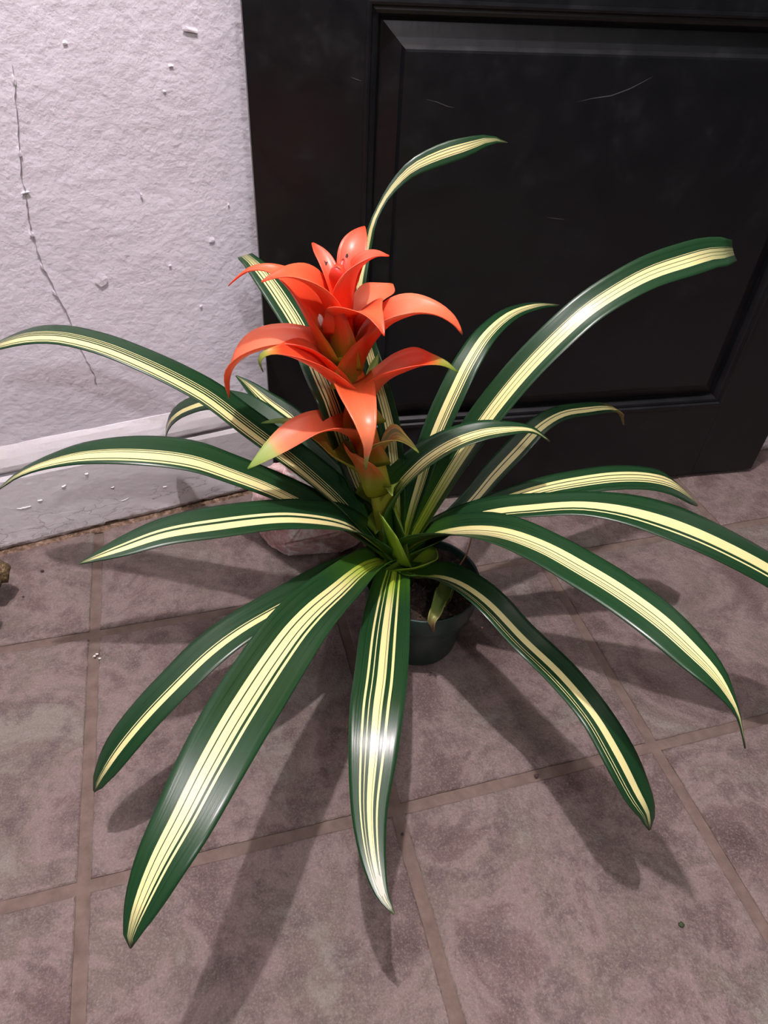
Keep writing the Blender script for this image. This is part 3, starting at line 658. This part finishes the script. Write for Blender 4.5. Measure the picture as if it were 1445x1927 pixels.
# peat crumbs and fibres on the soil
CRB = plain('peat_crumb', (.055, .032, .02), .95); FIB = plain('peat_fibre', (.17, .10, .055), .9); rnd = random.Random(21)
bm = bmesh.new()
for i in range(260):
    r = (PR-.006)*math.sqrt(rnd.random()); a = rnd.uniform(0, 2*math.pi); s = rnd.uniform(.0007, .0022)
    g = bmesh.ops.create_icosphere(bm, subdivisions=1, radius=s); c = Vector((r*math.cos(a), r*math.sin(a), POTH-.0095+rnd.uniform(-.002, .002)))
    for v in g['verts']: v.co = Vector((v.co.x*rnd.uniform(.6, 1.5), v.co.y*rnd.uniform(.6, 1.5), v.co.z*rnd.uniform(.6, 1.3))) + c
st = bm_obj('soil_crumbs', bm, CRB, soil); st['kind'] = 'stuff'
bm = bmesh.new()
for i in range(46):
    r = (PR-.008)*math.sqrt(rnd.random()); a = rnd.uniform(0, 2*math.pi); p = Vector((r*math.cos(a), r*math.sin(a), POTH-.0085)); d = rnd.uniform(0, 6.3); L = rnd.uniform(.003, .010)
    e = Vector((math.cos(d)*L, math.sin(d)*L, rnd.uniform(-.001, .003))); n = Vector((-math.sin(d), math.cos(d), 0))*.00035; z = Vector((0, 0, .0005)); mid = e*.5+n*rnd.uniform(-4, 4)
    vs = [[bm.verts.new(p+q+w) for w in (-n, n, z)] for q in (Vector(), mid, e)]
    for i2 in range(2):
        for k in range(3): bm.faces.new((vs[i2][k], vs[i2][(k+1) % 3], vs[i2+1][(k+1) % 3], vs[i2+1][k]))
st = bm_obj('soil_fibres', bm, FIB, soil); st['kind'] = 'stuff'
# wilted leaf stub hanging over the rim, dry straw
m_wilt = mat_bract('wilted_leaf', [(0.0, (.26, .40, .10)), (.55, (.24, .36, .09)), (.8, (.30, .28, .10)), (.9, (.36, .22, .12)), (1.0, (.25, .14, .07))], 15)
wb = onz(846, 1085, POTH+.006)
wl = blade('wilted_leaf', [(846,1085,24),(838,1108,32),(829,1130,30),(821,1150,26),(813,1168,16),(814,1180,8),(817,1190,4)], onz(817, 1190, POTH-.016), m_wilt, plant, base=wb, cup=(.5,.45,.3), wave=.5, N=26, hints=[(.55, POTH+.012), (.8, POTH+.008)], wmax=.03)
wl['label'] = 'withered pale green leaf end with brown tip'
w2 = blade('wilted_leaf', [(852,1090,12),(848,1112,14),(842,1130,10),(836,1142,3)], onz(836, 1142, POTH+.002), m_wilt, plant, base=onz(852, 1090, POTH+.006), cup=(.6,.5,.3), wave=.5, N=16, wmax=.02)
STRAW = plain('dry_straw', (.55, .28, .17), .7)
tube('straw', [onz(856, 1076, POTH-.006)-ORG, onz(868, 1060, POTH+.010)-ORG, onz(878, 1043, POTH+.022)-ORG, onz(885, 1022, POTH+.034)-ORG, onz(887, 1008, POTH+.040)-ORG], [.0006, .0009, .0009, .0011, .0008], STRAW, plant, seg=8)

# ================================================================== ROSE QUARTZ ROCK
QZ = NT('rose_quartz'); _p = QZ.geo(); _a = QZ.noise(_p, 30, 6, .7, 1.2); _b = QZ.noise(_p, 110, 5, .7, .8)
_c = QZ.ramp(_a, [(.36, (.52, .27, .26)), (.46, (.70, .44, .42)), (.53, (.76, .55, .52)), (.60, (.95, .89, .87))])
_c = QZ.mix(QZ.maprange(_b, .54, .64, 0, .65), _c, (.92, .86, .84))
QZ.setb(Base_Color=_c, Roughness=.38, Subsurface_Weight=.25, Subsurface_Scale=.01, Normal=QZ.bump(_b, .35, .004)); QZ.b.inputs['Subsurface Radius'].default_value = (1, .5, .45)
rp = []
for q, z in [((492,1010),.05),((505,1028),.03),((540,1046),0),((636,1045),0),((668,1030),.01),((700,1000),.02),((600,960),0),((476,965),.12),((470,925),.22),((478,898),.28),((502,877),.34),((520,866),.35),((536,868),.35),((562,892),.35),((632,962),.33),((668,1000),.26),((690,985),.20),((540,905),.36),((600,950),.35),((484,992),.12),((545,1028),.12),((640,1020),.14),((640,930),.25),((580,890),.22)]:
    rp.append(onz(q[0], q[1], z*T))
bm = bmesh.new()
for p in rp: bm.verts.new(p)
bmesh.ops.convex_hull(bm, input=bm.verts[:])
bmesh.ops.delete(bm, geom=[v for v in bm.verts if not v.link_faces], context='VERTS')
bmesh.ops.bevel(bm, geom=bm.edges[:], offset=.0035, segments=2, affect='EDGES')
bmesh.ops.triangulate(bm, faces=bm.faces[:]); bmesh.ops.subdivide_edges(bm, edges=bm.edges[:], cuts=2, use_grid_fill=True)
for v in bm.verts:
    n1 = noise.noise_vector(v.co*26); n2 = noise.noise_vector(v.co*80); v.co += n1*.0030 + n2*.0016
zmin = min(v.co.z for v in bm.verts)
for v in bm.verts: v.co.z -= zmin
rock = tag(bm_obj('quartz_rock', bm, QZ.m, smooth=False), 'chunk of pink rose quartz on the tiles between pot and baseboard', 'rock')

# ================================================================== ORNAMENT AT THE LEFT AND CRUMBS
GLD = NT('tarnished_brass'); _a = GLD.noise(GLD.geo(), 120, 4, .7)
GLD.setb(Base_Color=GLD.ramp(_a, [(.35, (.035, .022, .012)), (.55, (.16, .11, .05)), (.7, (.42, .33, .17))]), Roughness=.45, Metallic=.35, Normal=GLD.bump(_a, .8, .004))
oc = onz(-6, 1078, .10*T+.02); oe = empty('root_ornament', (oc[0]-.06, oc[1]-.01, 0)); OO = np.array([oc[0]-.06, oc[1]-.01, 0])
tag(oe, 'knobbly brown-gold ornament standing on the tiles beside the flaking baseboard', 'ornament')
bm = bmesh.new(); bmesh.ops.create_icosphere(bm, subdivisions=3, radius=1)
for v in bm.verts:
    d = 1+.35*noise.noise(v.co*2.2)+.18*noise.noise(v.co*5); v.co = Vector((v.co.x*.026*d+.048, v.co.y*.022*d+.01, v.co.z*.020*d+.050))
bm_obj('knob', bm, GLD.m, oe, smooth=True)
bm = bmesh.new(); bmesh.ops.create_icosphere(bm, subdivisions=3, radius=1)
for v in bm.verts:
    d = 1+.3*noise.noise(v.co*2+Vector((3, 1, 0))); v.co = Vector((v.co.x*.045*d-.02, v.co.y*.04*d, max(0, v.co.z*.035*d+.02)))
bm_obj('base', bm, GLD.m, oe, smooth=True)
tube('stem', [(-.02, 0, .03), (.0, -.01, .05), (.02, 0, .055), (.045, .01, .05)], [.02, .016, .014, .012], GLD.m, oe)
tube('branch', [(-.01, -.02, .03), (.02, -.045, .040), (.045, -.055, .048), (.058, -.048, .05), (.062, -.038, .05)], [.014, .011, .008, .006, .002], GLD.m, oe)
CR1 = plain('crumb_dark', (.05, .03, .028), .9); CR2 = plain('crumb_leaf', (.03, .05, .015), .8); CR3 = plain('crumb_white', (.70, .66, .62), .8)
def crumb(q, s, mat, label, name='crumb', group=None):
    p = onz(*q); bm = bmesh.new(); bmesh.ops.create_icosphere(bm, subdivisions=2, radius=s)
    for v in bm.verts:
        d = 1+.45*noise.noise(v.co*(1.2/s)+Vector((q[0], q[1], 0))); v.co = Vector((v.co.x*d*1.2, v.co.y*d, v.co.z*d*.6))
    zm = min(v.co.z for v in bm.verts)
    for v in bm.verts: v.co.z -= zm
    o = bm_obj(name, bm, mat, smooth=True); o.location = (p[0], p[1], .0004); return tag(o, label, 'crumb', group)
crumb((80, 1076), .0022, CR1, 'dark crumb on the tile near the brown-gold ornament')
crumb((44, 1124), .0014, CR1, 'tiny dark speck between ornament shadow and baseboard')
crumb((1281, 1741), .0026, CR2, 'dark green leaf crumb at the tip of a long leaf shadow')
crumb((1009, 1461), .0022, CR1, 'dark speck lying on the grout line by the striped leaf')
crumb((757, 1571), .0016, CR1, 'small dark speck at the grout crossing under the middle leaf')
for q in ((178, 1236), (183, 1232), (188, 1240)): crumb(q, .0016, CR3, 'white plaster crumb on the grout line left of the pot', 'plaster_crumb', 'white plaster crumbs on the grout')
for q in ((842, 1203), (852, 1212), (848, 1201)): crumb(q, .0014, CR3, 'white crumb on the tile beside the green pot', 'plaster_crumb', 'white crumbs beside the pot')
crumb((907, 1182), .0015, plain('crumb_tan', (.6, .36, .25), .8), 'tan crumb in the lit patch beside the pot')
for r in REPORT: print(r)
